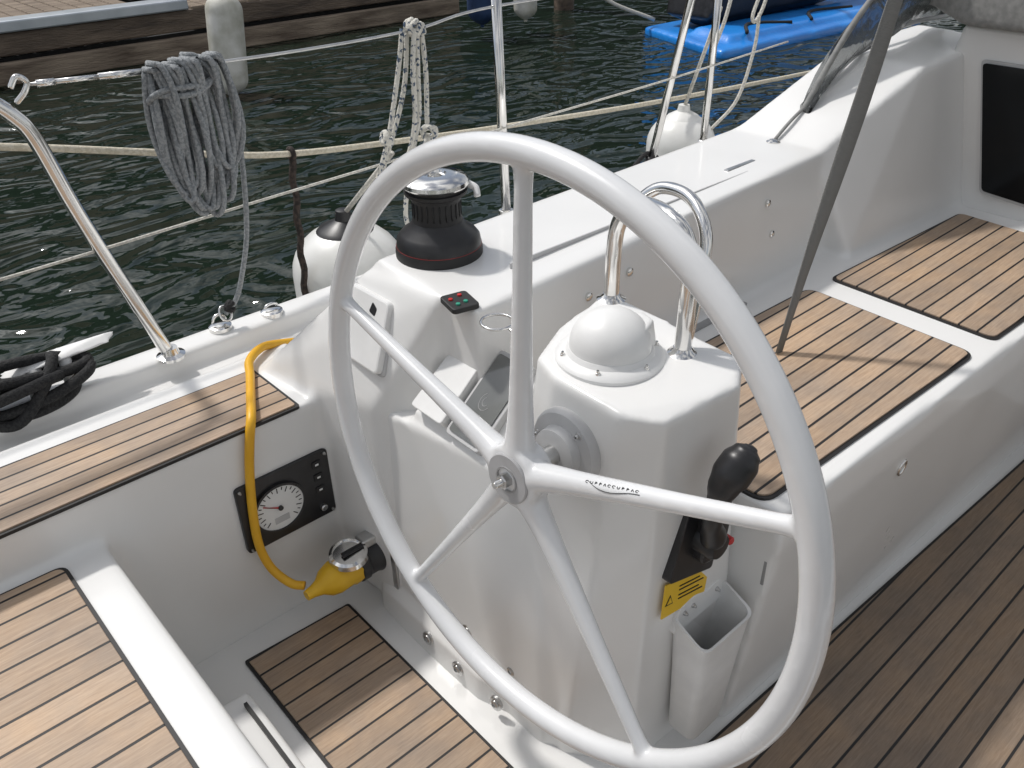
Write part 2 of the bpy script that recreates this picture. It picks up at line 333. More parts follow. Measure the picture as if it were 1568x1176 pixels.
# guard rail
gr=empty("pedestal_grab_rail")
def arch(dx,dz,name):
    a=Vector((.862+dx*.3,.752,.735));b=Vector((.820+dx,.585,.735))
    pts=[a,a+Vector((0,0,.07)),a+Vector((0,-.004,.12+dz)),a+Vector((-.003,-.025,.155+dz)),a+Vector((-.008,-.06,.172+dz)),
         b+Vector((.012,.05,.178+dz)),b+Vector((.006,.018,.162+dz)),b+Vector((.002,.003,.125+dz)),b+Vector((0,0,.07)),b]
    tube(name,pts,.0115,steel,gr,seg=20)
arch(0,0,"rail_tube")
tube("rail_tube_fwd",[(.864,.745,.86),(.885,.72,.905),(.892,.69,.922),(.884,.64,.920),(.865,.60,.89),(.850,.59,.84),(.838,.588,.79),(.824,.585,.74)],.0085,steel,gr,seg=16)
for p in((.862,.752,.738),(.820,.585,.733)): lathe("rail_foot",[(.022,0),(.022,.005),(.016,.009),(.0125,.014)],steel,gr,M=T(p),seg=32)
# ------------------------------------------------------------------ wheel
wh=empty("steering_wheel")
R=.4
bm=bmesh.new()
rim=[C+(s0*math.cos(a)+e1*math.sin(a))*R for a in [2*math.pi*i/240 for i in range(240)]]
tubebm(bm,rim,.0168,28,True)
H=C-n*.002
for k in range(5):
    a=2*math.pi*k/5;d=s0*math.cos(a)+e1*math.sin(a)
    pts=[H,H+d*.03,H+d*.06+n*.001,H+d*.12+n*.002,C+d*.25,C+d*.36,C+d*R]
    chainr=[.020,.022,.0180,.0148,.0118,.0105,.0125]
    Pp=cr(pts,8);Rr=[]
    for i in range(len(Pp)):
        f=i/8;q=min(int(f),5);t=f-q;Rr.append(chainr[q]*(1-t)+chainr[q+1]*t)
    tubebm(bm,Pp,Rr,20)
hullp=[]
for k in range(28):
    a=2*math.pi*k/28;d=s0*math.cos(a)+e1*math.sin(a)
    hullp+=[H+d*.044-n*.013,H+d*.040-n*.018,H+d*.040+n*.025]
hull(bm,hullp)
o=frombm("rim_and_spokes",bm,wh,gelw)
md=o.modifiers.new("r",'REMESH');md.mode='VOXEL';md.voxel_size=.0024
s=o.modifiers.new("s",'SMOOTH');s.factor=.6;s.iterations=14
bpy.context.view_layer.update();apply(o)
Mw=frame(H,s0,e1)
def zl(l): return [(r,z*-sg) for r,z in l]
hubg=vary(mat("hub_grey",rough=.4),(.36,.36,.365),(.42,.42,.425),30,4)
lathe("hub_cap",zl([(.0345,.010),(.0345,.0205),(.033,.022),(.0175,.022)]),hubg,wh,M=Mw,cap=False)
lathe("hub_cap_rim",zl([(.0180,.012),(.0180,.0235),(.0160,.0235),(.0155,.014),(.001,.014)]),gplast,wh,M=Mw,cap=False)
lathe("hub_recess",zl([(.0158,.012),(.0158,.0185),(.002,.0190)]),black,wh,M=Mw,seg=32)
lathe("hub_nut",zl([(.0095,.015),(.0095,.030),(.008,.0315)]),steelb,wh,M=Mw,seg=6)
lathe("hub_stud",zl([(.0050,.02),(.0050,.041),(.004,.043)]),steel,wh,M=Mw,seg=20)
d1=s0*math.cos(2*math.pi/5)+e1*math.sin(2*math.pi/5)
up=(n.cross(d1)).normalized()
if up.z<0: up=-up
def onspoke(u,ang):
    f=(u-.12)/.13;r=.0148*(1-f)+.0118*f
    return H+n*.002+d1*u+(-n*math.cos(ang)+up*math.sin(ang))*r
for k in range(12):
    u=.128+k*.0066;w0=.85;hgt=.10
    kind=(k*7+k//3)%4
    if kind==0: pl=[onspoke(u+.0022*math.cos(a),w0+hgt*math.sin(a)) for a in [i*math.pi/4+.5 for i in range(7)]]
    elif kind==1: pl=[onspoke(u-.0014,w0-hgt),onspoke(u,w0+hgt),onspoke(u+.0018,w0-hgt)]
    elif kind==2: pl=[onspoke(u-.001,w0-hgt),onspoke(u-.001,w0+hgt),onspoke(u+.0016,w0+hgt*.5),onspoke(u-.001,w0)]
    else: pl=[onspoke(u-.0016,w0+hgt),onspoke(u-.0016,w0-hgt*.5),onspoke(u,w0-hgt),onspoke(u+.0016,w0-hgt*.3),onspoke(u+.0016,w0+hgt)]
    tube("lettering_%d"%k,pl,.00036,black,wh,seg=5,n=4)
tube("swoosh",[onspoke(.128,.95),onspoke(.145,.45),onspoke(.165,.30),onspoke(.19,.55),onspoke(.205,.60)],.00042,black,wh,seg=5,n=6)
# ------------------------------------------------------------------ teak
def teak(pts,z,s,off,r=.02,tint=1.,edge=.006):
    e=empty("teak_deck_panel")
    plate("caulk_border",pts,z-.006,z,caulk,e,r=r)
    q=[];n_=len(pts)
    for i in range(n_):
        p=Vector(pts[i]);a=(Vector(pts[i-1])-p).normalized();b=(Vector(pts[(i+1)%n_])-p).normalized()
        bi=(a+b);bi.normalize();cosb=math.sqrt(max(0,(1-a.dot(b))/2))
        q.append(p+bi*edge/max(.3,cosb))
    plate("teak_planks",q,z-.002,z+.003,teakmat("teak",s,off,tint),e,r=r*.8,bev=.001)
    return e
teak([(-1.1,1.212),(.556,1.212),(.553,1.388),(-1.1,1.40)],.465,.0345,1.212,.008)
teak([(-1.1,-.8),(.135,-.8),(.115,1.20),(-1.1,1.215)],.374,.046,-.8,.02)
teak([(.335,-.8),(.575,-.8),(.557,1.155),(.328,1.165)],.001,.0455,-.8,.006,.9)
teak([(.905,.470),(1.555,.448),(1.575,.815),(.90,.83)],.497,.0375,.455,.03)
teak([(1.632,.445),(2.2,.425),(2.235,.785),(1.65,.808)],.497,.0375,.445,.02,.92)
teak([(.72,-.9),(2.28,-.9),(2.28,.405),(.78,.462),(.72,.44)],.001,.0475,-.9,.01,.60)  # cockpit sole: shade painted in by darkening the teak colour
# ------------------------------------------------------------------ winch
wi=empty("sheet_winch");W=T((.818,1.115,.715))
lathe("base",[(.076,-.01),(.076,.012),(.074,.018)],rubber,wi,M=W)
lathe("band",[(.0745,.018),(.0745,.0190)],redd,wi,M=W)
lathe("skirt",[(.074,.0190),(.072,.032),(.064,.042),(.050,.052),(.044,.062)],black,wi,M=W)
lathe("drum",[(.044,.060),(.041,.075),(.041,.095),(.045,.105),(.053,.110),(.054,.116)],rubber,wi,M=W)
lathe("jaws",[(.050,.114),(.050,.122)],black,wi,M=W)
lathe("top_cap",[(.054,.122),(.057,.126),(.056,.132),(.050,.138),(.030,.142),(.020,.142),(.018,.138),(.012,.138),(.012,.132),(.0005,.132)],steel,wi,M=W)
tube("stripper_arm",[(.866,1.087,.835),(.872,1.075,.829),(.868,1.066,.818)],.006,plast,wi)
for k in range(24):
    a=k*math.pi/12;p=Vector((.818+.0415*math.cos(a),1.115+.0415*math.sin(a),0))
    tube("grip_%d"%k,[p+Vector((0,0,.785)),p+Vector((0,0,.815))],.0012,rubber,wi,seg=6)
sw=empty("thruster_switch_panel")
plate("panel",[(.690,.915),(.735,.905),(.748,.958),(.703,.968)],.715,.723,rubber,sw,r=.008,bev=.002)
for x,y,m in((.708,.945,red),(.722,.925,green),(.728,.948,red),(.707,.925,green)): lathe("button",[(.0035,.722),(.0035,.7255),(.002,.726)],m,sw,M=T((x,y,0)),seg=16)
# instrument cover on slope
cs=Vector((.10,0,.225)).normalized()
ic=empty("instrument_cover")
Mi=frame((.612,1.19,.482),(0,-1,0),cs)
if (Mi.to_3x3()@Vector((0,0,1))).x>0: Mi=frame((.612,1.19,.482),(0,1,0),cs)
plate("cover_base",[(-.022,.078),(.135,.080),(.120,.212),(-.012,.210)],-.03,.008,lplast,ic,r=.012,M=Mi,bev=.003)
plate("cover_shell",[(-.018,.083),(.131,.084),(.116,.208),(-.008,.206)],.006,.020,plast,ic,r=.012,M=Mi,bev=.004)
plate("cover_mark",[(.070,.178),(.088,.174),(.090,.188),(.074,.196)],.0198,.0204,black,ic,r=.004,M=Mi)
# engine panel
ep=empty("engine_instrument_panel")
Me=frame((0,1.2165,0),(1,0,0),(0,0,1))
plate("bezel",[(.402,.198),(.592,.198),(.592,.352),(.402,.352)],-.006,.006,black,ep,r=.01,M=Me,bev=.002)
lathe("gauge_face",[(.050,.004),(.050,.0085)],whitep,ep,M=Me@T((.478,.272,0)))
lathe("gauge_ring",[(.054,.004),(.054,.012),(.049,.012),(.049,.006)],black,ep,M=Me@T((.478,.272,0)),cap=False)
for k in range(21):
    a=math.radians(225-k*13.5);r0=.039 if k%2 else .034
    c0=Vector((.478,.272));p=c0+Vector((math.cos(a),math.sin(a)))*r0;q=c0+Vector((math.cos(a),math.sin(a)))*.045
    dx=(q-p).normalized();w=Vector((-dx.y,dx.x))*.0009
    plate("tick_%d"%k,[p-w,q-w,q+w,p+w],.0086,.0092,black,ep,r=0,M=Me)
plate("needle",[(.477,.27),(.446,.292),(.445,.290),(.478,.274)][::-1],.0095,.0105,red,ep,r=0,M=Me)
lathe("needle_hub",[(.005,.009),(.005,.013)],black,ep,M=Me@T((.478,.272,0)),seg=20)
plate("lcd",[(.463,.238),(.493,.238),(.493,.252),(.463,.252)],.0086,.0094,lplast,ep,r=0,M=Me)
for k in range(3): plate("key_%d"%k,[(.556,.318-k*.03),(.575,.318-k*.03),(.575,.334-k*.03),(.556,.334-k*.03)],.005,.008,rubber,ep,r=.003,M=Me)
for k in range(3): plate("key_icon_%d"%k,[(.562,.324-k*.03),(.569,.324-k*.03),(.569,.328-k*.03),(.562,.328-k*.03)],.0081,.0085,whitep,ep,r=0,M=Me)
lathe("key_switch",[(.007,.004),(.007,.012),(.005,.014)],steelb,ep,M=Me@T((.565,.222,0)),seg=20)
for x,z in((.41,.206),(.584,.206),(.41,.344),(.584,.344)): bolt("panel_screw",(x,1.2095,z),(0,-1,0),.003,ep)
# shore power
sp=empty("shore_power_plug")
Mo=frame((.628,0,0),(0,-1,0),(0,0,1))
plate("inlet_plate",[(-1.185,.06),(-1.060,.06),(-1.060,.185),(-1.185,.185)],-.01,.006,steelb,sp,r=.012,M=Mo,bev=.002)
plate("voltage_label",[(-1.165,.195),(-1.08,.195),(-1.08,.25),(-1.165,.25)],-.01,.003,labely,sp,r=.002,M=Mo)
plate("label_block",[(-1.115,.203),(-1.09,.203),(-1.09,.24),(-1.115,.24)],.003,.004,black,sp,r=0,M=Mo)
Ms=Matrix.Translation((.62,1.13,.125))@Matrix.Rotation(-math.pi/2,4,'Y')
lathe("socket_collar",[(.040,-.01),(.042,.004),(.039,.012),(.039,.03),(.042,.034),(.042,.050),(.038,.054)],black,sp,M=Ms)
lathe("plug_body",[(.031,.035),(.037,.048),(.037,.066),(.034,.072),(.034,.10),(.029,.118),(.017,.134),(.012,.150),(.010,.165)],yellow,sp,M=Ms@Matrix.Rotation(math.radians(5),4,'X'),seg=10)
Ml=Matrix.Translation((.556,1.118,.158))@Matrix.Rotation(math.radians(8),4,'X')@Matrix.Rotation(math.radians(-4),4,'Y')
lathe("inlet_lid",[(.037,0),(.039,.004),(.037,.014),(.031,.017),(.030,.012),(.001,.012)],steel,sp,M=Ml,seg=40)
box("lid_hinge",.585,.627,1.110,1.140,.160,.180,steelb,sp,.003)
box("lid_latch",.540,.590,1.108,1.120,.171,.177,black,sp,.002)
tube("yellow_cable",[(.462,1.13,.137),(.445,1.15,.14),(.428,1.185,.165),(.420,1.20,.22),(.425,1.205,.30),(.435,1.205,.38),(.448,1.205,.445),(.465,1.22,.478),(.50,1.29,.476),(.53,1.35,.476),(.555,1.40,.478),(.60,1.435,.475),(.655,1.455,.455),(.70,1.47,.435)],.0085,yel2,sp)
# ------------------------------------------------------------------ rails and rigging
pu=empty("stern_pushpit")
tube("tube",[(-.6,1.58,1.0),(-.1,1.58,1.0),(.15,1.58,1.0),(.25,1.58,.998),(.295,1.58,.985),(.325,1.58,.955),(.345,1.58,.915),(.37,1.58,.80),(.40,1.575,.68),(.46,1.555,.455)],.0135,steel,pu,seg=20)
lathe("foot",[(.028,0),(.028,.006),(.018,.010),(.015,.022)],steel,pu,M=T((.46,1.555,.458)),seg=32)
tube("lifeline_eye",[(.335,1.58,.975),(.35,1.575,.99),(.358,1.575,1.005),(.345,1.575,1.015),(.332,1.575,1.0)],.005,steel,pu)
st=empty("lifeline_stanchion")
tube("post",[(1.392,1.59,.45),(1.36,1.58,1.10)],.0125,steel,st,spline=False)
lathe("socket",[(.022,-.03),(.02,.04),(.016,.042)],steel,st,M=T((1.39,1.59,.47)),seg=24)
st2=empty("lifeline_stanchion")
tube("post",[(1.955,1.59,.46),(2.09,1.58,.98),(2.10,1.58,1.05)],.0115,steel,st2,spline=False)
tube("base_sleeve",[(1.95,1.59,.45),(1.967,1.59,.52)],.016,black,st2,spline=False)
st3=empty("lifeline_stanchion")
tube("post",[(2.22,1.59,.46),(2.205,1.58,1.10)],.0115,steel,st3,spline=False)
tube("base_sleeve",[(2.22,1.59,.45),(2.218,1.59,.52)],.016,steel,st3,spline=False)
ll=empty("lifeline")
tube("upper_wire",[(.36,1.578,1.0),(.56,1.578,.99),(.85,1.578,.982),(1.13,1.578,.985),(1.365,1.578,1.005),(2.09,1.578,1.0)],.0032,steelb,ll,seg=8)
for a,b,r in((.372,.40,.006),(.40,.47,.0045),(.47,.55,.006)):
    tube("turnbuckle",[(a,1.578,1.0-(a-.36)*.05),(b,1.578,1.0-(b-.36)*.05)],r,steel,ll,spline=False)
tube("lower_wire",[(-.2,1.575,.705),(.22,1.575,.70),(.78,1.575,.715),(1.38,1.575,.728),(1.99,1.575,.74),(2.6,1.575,.76)],.003,rope_white,ll,seg=8)
mo=tube("mooring_rope",[(-.8,1.80,1.1),(.0,1.77,.93),(.32,1.75,.87),(.67,1.75,.78),(.89,1.75,.732),(1.24,1.75,.693),(1.60,1.75,.66),(2.22,1.75,.612),(3.31,1.75,.55),(4.5,1.75,.50)],.0072,rope_cream,None)
hr=empty("hanging_line")
bm=bmesh.new();Pp=[Vector((.888-.03*i/30+.003*math.sin(i*1.3),1.75+.003*math.cos(i*1.3),.745-.55*i/30)) for i in range(31)]
tubebm(bm,Pp,.0085,8);frombm("line",bm,hr,rope_rust,True)
bm=bmesh.new();tubebm(bm,[Vector((.888+.0,1.75+.012*math.cos(a),.732+.012*math.sin(a))) for a in [i*math.pi/6 for i in range(12)]],.006,8,True);frombm("hitch",bm,hr,rope_rust,True)
co=empty("rope_coil")
bm=bmesh.new()
for k in range(21):
    t=k/20;cx_=.612+(t-.5)*.12+random.uniform(-.006,.006)
    hw=random.uniform(.012,.03);bot=.682+abs(t-.45)*.14+random.uniform(0,.05);lean=-.030*(1-t)+.012;top=.985+random.uniform(.0,.012)
    yy=1.545+random.uniform(-.014,.014)
    pts=[]
    for i in range(28):
        a=2*math.pi*i/28
        s=.5-.5*math.cos(a)
        z=top+.012-(top-bot)*s
        wdt=hw*math.sin(a)*(1+.5*s)
        x=cx_+wdt+lean*s-(cx_-.60)*.40*s
        y=yy+(.032 if a>math.pi else -.006)*(1-s)+.008*math.sin(3*a+k)
        pts.append(Vector((x,y,z)))
    tubebm(bm,pts,.0054,8,True)
for k in range(2):
    cc=Vector((.60+.006*k,1.56,.965-.003*k))
    Pp=[cc+Vector((.062*math.cos(a),.034*math.sin(a),.012*math.sin(a*2+k)+.02*math.cos(a))) for a in [i*math.pi/12 for i in range(24)]]
    tubebm(bm,Pp,.0054,8,True)
frombm("coils",bm,co,rope_grey,True)
tube("tail",[(.655,1.56,1.0),(.685,1.56,.985),(.69,1.56,.93),(.688,1.565,.80),(.672,1.57,.66),(.645,1.58,.56),(.625,1.585,.515),(.600,1.59,.49)],.0052,rope_grey,co)
tk=empty("hanging_mooring_tackle")
for j,pl in enumerate([[(1.10,1.58,.99),(1.075,1.575,.90),(1.035,1.57,.78),(1.0,1.57,.70),(.975,1.57,.64)],
    [(1.115,1.585,.985),(1.095,1.58,.88),(1.06,1.58,.79),(1.02,1.58,.71),(.99,1.58,.62)],
    [(1.13,1.57,.985),(1.125,1.57,.90),(1.118,1.57,.80),(1.08,1.565,.70),(1.055,1.56,.60),(1.06,1.55,.55),(1.075,1.55,.57),(1.09,1.55,.66),(1.12,1.55,.76)],
    [(1.145,1.575,.985),(1.15,1.575,.9),(1.145,1.575,.80),(1.14,1.57,.77)],
    [(1.12,1.565,.99),(1.105,1.56,.91),(1.10,1.56,.80),(1.07,1.56,.72),(1.02,1.56,.66)]]):
    tube("fall_%d"%j,pl,.0055,rope_fleck,tk,seg=9)
def knot(name,c,r,m,par,rr=.006,seed=1):
    rnd=random.Random(seed);bm=bmesh.new()
    for q in range(3):
        ax=Vector((rnd.uniform(-1,1),rnd.uniform(-1,1),rnd.uniform(-1,1))).normalized();u=ax.orthogonal().normalized();w=ax.cross(u)
        tubebm(bm,[Vector(c)+(u*math.cos(a)+w*math.sin(a)*.8)*r+ax*rr*.6*math.sin(2*a) for a in [i*math.pi/9 for i in range(18)]],rr,8,True)
    frombm(name,bm,par,m,True)
knot("knot_top",(1.125,1.578,.99),.016,rope_fleck,tk,seed=2);knot("knot_top_b",(1.14,1.578,.985),.013,rope_fleck,tk,seed=5)
knot("knot_left",(1.03,1.57,.775),.014,rope_fleck,tk,seed=3);knot("knot_right",(1.145,1.57,.765),.016,rope_fleck,tk,seed=4)
def fender(name,c,r,h,m,capm,tilt=0,line=None):
    e=empty(name)
    prof=[(.012,h/2+r*.95),(.016,h/2+r*.90)]+[(r*math.cos(a),h/2+r*.85*math.sin(a)) for a in [math.radians(x) for x in(76,68,60,50,38,25,12,0)]]
    prof+=[(r,0)]+[(r*math.cos(a),-h/2+r*.85*math.sin(a)) for a in [math.radians(-x) for x in(0,12,25,38,50,60,70,78)]]+[(.016,-h/2-r*.90),(.012,-h/2-r*.97)]
    M=T(c)@Matrix.Rotation(tilt,4,'Y')
    lathe("body",prof,m,e,M=M,seg=40)
    lathe("end_cap",[(r*.5,h/2+r*.735),(r*.44,h/2+r*.80),(.022,h/2+r*.93),(.018,h/2+r*1.1),(.010,h/2+r*1.12)],capm,e,M=M,seg=32)
    lathe("end_cap_low",[(r*.5,-h/2-r*.735),(r*.44,-h/2-r*.80),(.022,-h/2-r*.93),(.018,-h/2-r*1.1)],capm,e,M=M,seg=32)
    if line: tube("lanyard",[Vector(c)+Matrix.Rotation(tilt,3,'Y')@Vector((0,0,h/2+r)),line],.006,rope_white,e,spline=False)
    return e
fender("boat_fender",(1.02,1.785,.185),.145,.42,fend,black,0,(1.06,1.60,.73))
fender("boat_fender",(2.33,1.76,.27),.115,.36,fend,fend,0,(2.25,1.6,.9))
dc=empty("deck_padeye")
for k,(x,y,z) in enumerate([(.585,1.595,.47),(.70,1.585,.468)]):
    lathe("base_%d"%k,[(.024,-.01),(.024,.003),(.018,.006)],steel,dc,M=T((x,y,z-.006)),seg=24)
    bm=bmesh.new();tubebm(bm,[Vector((x+.014*math.cos(a),y,z+.006+.016*math.sin(a)*(1 if k==0 else .4))) for a in [i*math.pi/10 for i in range(11)]],.0035,8);frombm("bow_%d"%k,bm,dc,steel,True)
bm=bmesh.new();tubebm(bm,[Vector((.60+.012*math.cos(a),1.59+.008*math.sin(a),.492+.014*math.sin(a))) for a in [i*math.pi/8 for i in range(16)]],.003,8,True);frombm("shackle",bm,dc,steel,True)
knot("tied_end",(.612,1.588,.505),.010,rope_black,dc,.005,seed=8)
cl=empty("mooring_cleat")
moulded("horn",[[(.16,1.60,.50),(.22,1.58,.515),(.36,1.570,.525),(.385,1.60,.53),(.30,1.61,.51),(.17,1.62,.51),(.22,1.615,.527),(.36,1.59,.537)]],plast,.003,4,cl)
tube("stem",[(.215,1.59,.44),(.225,1.595,.515)],.014,plast,cl,spline=False);tube("stem_b",[(.275,1.58,.44),(.28,1.59,.515)],.012,plast,cl,spline=False)
bm=bmesh.new()
for k in range(5):
    cc=Vector((.20+.02*math.sin(k*2),1.565+.012*math.cos(k*1.7),.472+.012*k))
    tubebm(bm,cr([cc+Vector((.085*math.cos(a)*(1+.16*math.sin(k*2.1)),.032*math.sin(a)*(1+.3*math.cos(k)),.016*math.sin(a+k*1.3))) for a in [i*math.pi/6 for i in range(13)]],4),.0105,9)
tubebm(bm,cr([(.12,1.60,.50),(.0,1.62,.49),(-.15,1.66,.50),(-.3,1.7,.45)],8),.0105,9)
tubebm(bm,cr([(.14,1.53,.50),(.04,1.54,.48),(-.1,1.56,.49),(-.3,1.6,.48)],8),.0105,9)
tubebm(bm,cr([(.10,1.55,.47),(.16,1.52,.455),(.22,1.53,.50),(.26,1.58,.53),(.24,1.62,.49)],8),.0105,9)
frombm("cleated_rope",bm,cl,rope_black,True)
la=empty("locker_latch")
Mla=frame((1.275,.4325,.395),(1,0,0),(0,-.08,1))
lathe("escutcheon",[(.024,-.008),(.024,.004),(.021,.006),(.018,.003),(.001,.003)],steelb,la,M=Mla,seg=28)
bm=bmesh.new();tubebm(bm,[Vector((.012*math.cos(a),-.004+.015*math.sin(a),.008)) for a in [i*math.pi/10 for i in range(20)]],.0028,8,True)
o=frombm("lift_ring",bm,la,steel,True);o.data.transform(Mla)
plate("vent_plate",[(.90,.345),(.965,.355),(.965,.410),(.90,.400)],0,.006,gplast,None,r=.005,M=frame((0,.452,0),(1,0,0),(0,0,1)),bev=.002)
for k,(x,z) in enumerate([(.97,.655),(1.08,.665),(1.53,.672),(1.76,.66),(1.74,.55),(1.55,.60)]):
    lathe("coaming_snap_%d"%k,[(.008,-.01),(.008,.003),(.005,.005)],steel,ck,M=frame((x,.902+.03*(x-.97)-(.72-z)*.12+.004,z),(1,0,0),(0,0,1)),seg=18)
box("coaming_slot",1.50,1.60,1.003,1.015,.720,.7285,steelb,ck,.002)
box("bench_hand_slot",1.18,1.42,.862,.878,.490,.4985,gplast,ck,.002)
box("coaming_top_strip",.86,1.66,.975,.978,.712,.7265,lplast,ck,.0)
# strap
ss_=empty("dodger_strap")
bm=bmesh.new();A=[]
top=Vector((1.53,.70,1.36));b=Vector((1.285,.70,.50))
for i in range(13):
    t=i/12;p=top.lerp(b,t)
    w=.020-.010*max(0,(t-.35)/.65)
    d=Vector((1,-.25,-.28)).normalized()
    A.append([bm.verts.new(p+d*w+Vector((0,.003*math.sin(t*9),0))),bm.verts.new(p-d*w-Vector((0,.003*math.sin(t*7),0)))])
for a,c in zip(A,A[1:]): bm.faces.new((a[0],a[1],c[1],c[0]))
o=frombm("webbing",bm,ss_,strapm,True);q=o.modifiers.new("s",'SOLIDIFY');q.thickness=.002
tube("strap_tail",[b,(1.25,.72,.503),(1.15,.70,.502),(1.05,.68,.502)],.002,strapm,ss_)
# dodger
vinyl=mat("clear_vinyl",(.35,.36,.36),.08);bsdf(vinyl).inputs["Transmission Weight"].default_value=.75;bsdf(vinyl).inputs["IOR"].default_value=1.1
v=coords(vinyl);nn=N(vinyl,"ShaderNodeTexNoise",Scale=7,Detail=3,Distortion=1.5);L(vinyl,v,nn.inputs["Vector"]);bp=N(vinyl,"ShaderNodeBump",Strength=.6,Distance=.03);L(vinyl,nn.outputs["Fac"],bp.inputs["Height"]);L(vinyl,bp.outputs[0],bsdf(vinyl).inputs["Normal"])
canvas=vary(mat("grey_canvas",rough=.8),(.20,.20,.195),(.27,.27,.26),60,3,bump=.4,bscale=6,bdist=.03)
dg=empty("spray_dodger")
def sheet(name,rows,m,th=.002):
    bm=bmesh.new();G=[[bm.verts.new(p) for p in r] for r in rows]
    for a,b_ in zip(G,G[1:]):
        for i in range(len(a)-1): bm.faces.new((a[i],a[i+1],b_[i+1],b_[i]))
    o=frombm(name,bm,dg,m,True);q=o.modifiers.new("s",'SOLIDIFY');q.thickness=th;return o
lo=cr([(1.84,1.06,.755),(2.05,1.065,.86),(2.30,1.07,.905),(2.55,1.07,.90)],6);hi=cr([(1.86,1.06,.775),(2.02,1.04,.98),(2.25,1.0,1.15),(2.55,.95,1.25)],6)
sheet("clear_panel",[[l.lerp(h,k/6)+Vector((0,.02*math.sin(k*1.1+i*.5),0)) for i,(l,h) in enumerate(zip(lo,hi))] for k in range(7)],vinyl)
tube("panel_hem_low",lo,.006,lplast,dg);tube("panel_hem_aft",hi,.007,canvas,dg)
tube("tie_down",[(1.735,1.05,.73),(1.80,1.055,.76),(1.86,1.06,.78)],.004,canvas,dg)
lathe("tie_eye",[(.016,-.01),(.016,.003),(.008,.008)],steel,dg,M=T((1.735,1.05,.728)),seg=20)
moulded("rolled_canvas",[[(2.22,.70,.935),(2.26,.90,.925),(2.30,1.02,.96),(2.5,.70,.95),(2.5,1.02,.96),(2.20,.62,1.02),(2.28,1.0,1.04),(2.5,.6,1.2),(2.5,1.0,1.2),(2.16,.45,1.15),(2.3,.9,1.2)],
   [(2.2,.2,.95),(2.3,.8,.935),(2.2,.2,1.1),(2.3,.8,1.1),(2.5,.2,.95),(2.5,.8,1.1),(2.5,.2,1.1)]],canvas,.012,5,dg)
# ------------------------------------------------------------------ dock
dk=empty("pontoon_dock")
def dbox(name,x0,x1,y0,y1,z0,z1,m): return box(name,x0,x1,y0,y1,z0,z1,m,dk,.015)
for k in range(60):
    x=-6+k*.155
    if x>3.6: break
    dbox("plank_%d"%k,x,x+.145,9.35,12.5,-.03,.01,aged)
dbox("alu_edge",-6,3.75,9.10,9.34,-.07,.03,alu)
dbox("fascia_upper",-6,7.1,9.14,9.22,-.27,-.075,agedd)
dbox("fascia_lower",-6,7.2,9.05,9.14,-.50,-.31,aged)
dbox("inner_float",-6,7.0,9.3,12,-.62,-.30,rubber)
for k in range(24):
    x=3.8+k*.155
    if x>7: break
    dbox("plank_b_%d"%k,x,x+.145,9.15,12.5,-.09,-.05,aged)
lathe("pile",[(.13,-2),(.13,2.2)],agedd,dk,M=T((8.3,8.3,0)),seg=20)
fender("dock_fender",(3.25,7.25,-.09),.15,.54,fendo,fendo,math.radians(6),(3.2,9.2,.35))
fender("dock_fender",(6.85,7.45,.02),.13,.50,fendo,fendo,0,(6.9,8.8,.9))
fender("dock_fender",(6.35,7.60,.0),.16,.42,navy,navy,0,(6.5,8.9,.9))
fl=empty("jet_ski_float")
moulded("float_deck",[[(7.28,5.1,-.56),(7.75,6.5,-.56),(11.4,6.4,-.56),(10.9,4.85,-.56),(7.28,5.1,-.42),(7.75,6.5,-.42),(11.4,6.4,-.40),(10.9,4.85,-.40)],
   [(7.5,5.2,-.5),(7.7,5.9,-.5),(10.8,5.6,-.5),(10.7,4.95,-.5),(7.6,5.25,-.34),(7.75,5.8,-.34),(10.7,5.5,-.34),(10.6,5.0,-.34)]],bluep,.04,3,fl)
js=empty("jet_ski")
moulded("hull",[[(7.9,5.75,-.30),(7.9,6.35,-.30),(10.3,6.2,-.28),(10.3,5.6,-.28),(8.0,5.7,.05),(8.0,6.4,.05),(10.3,6.3,.10),(10.2,5.5,.10),(10.95,5.85,.12),(8.1,5.95,-.42),(10.2,5.9,-.42)],
  [(8.2,5.85,0),(8.2,6.25,0),(9.3,6.2,0),(9.3,5.8,0),(8.25,5.9,.30),(8.25,6.2,.30),(9.2,5.9,.34),(9.2,6.15,.34)],
  [(9.2,5.8,0),(9.2,6.2,0),(10.4,5.85,.1),(10.4,6.1,.1),(9.4,5.85,.55),(9.4,6.15,.55),(9.7,5.9,.5),(9.7,6.1,.5)]],black,.035,4,js)
tube("handlebar",[(9.35,5.65,.62),(9.45,5.85,.60),(9.45,6.15,.60),(9.35,6.35,.62)],.03,rubber,js)
tube("red_trim",[(8.0,5.67,.0),(9.2,5.57,.03),(10.2,5.50,.08)],.02,red,js)
tube("float_line",[(7.1,6.8,.3),(7.3,6.7,-.1),(7.8,6.4,-.35)],.02,rope_white,fl)
tube("float_strap_a",[(7.8,5.2,-.335),(8.2,5.45,-.33),(8.6,5.2,-.335)],.018,rope_black,fl)
tube("float_strap_b",[(8.9,5.15,-.335),(9.3,5.4,-.33),(9.9,5.25,-.335)],.018,rope_black,fl)
hl=empty("hanging_fender_line")
tube("line_a",[(2.50,1.6,1.1),(2.46,1.6,.95),(2.42,1.6,.86),(2.44,1.6,.84),(2.48,1.6,.90),(2.50,1.6,1.05)],.0055,rope_white,hl)
tube("line_b",[(2.455,1.6,.86),(2.45,1.6,.75),(2.42,1.62,.6),(2.38,1.68,.50)],.0055,rope_white,hl)
tube("line_c",[(2.30,1.58,1.1),(2.26,1.58,.9),(2.22,1.59,.78)],.0055,rope_white,hl)
tube("black_tie",[(1.9,1.6,.50),(1.96,1.6,.53),(2.02,1.6,.49),(1.95,1.62,.47)],.007,rope_black,hl)
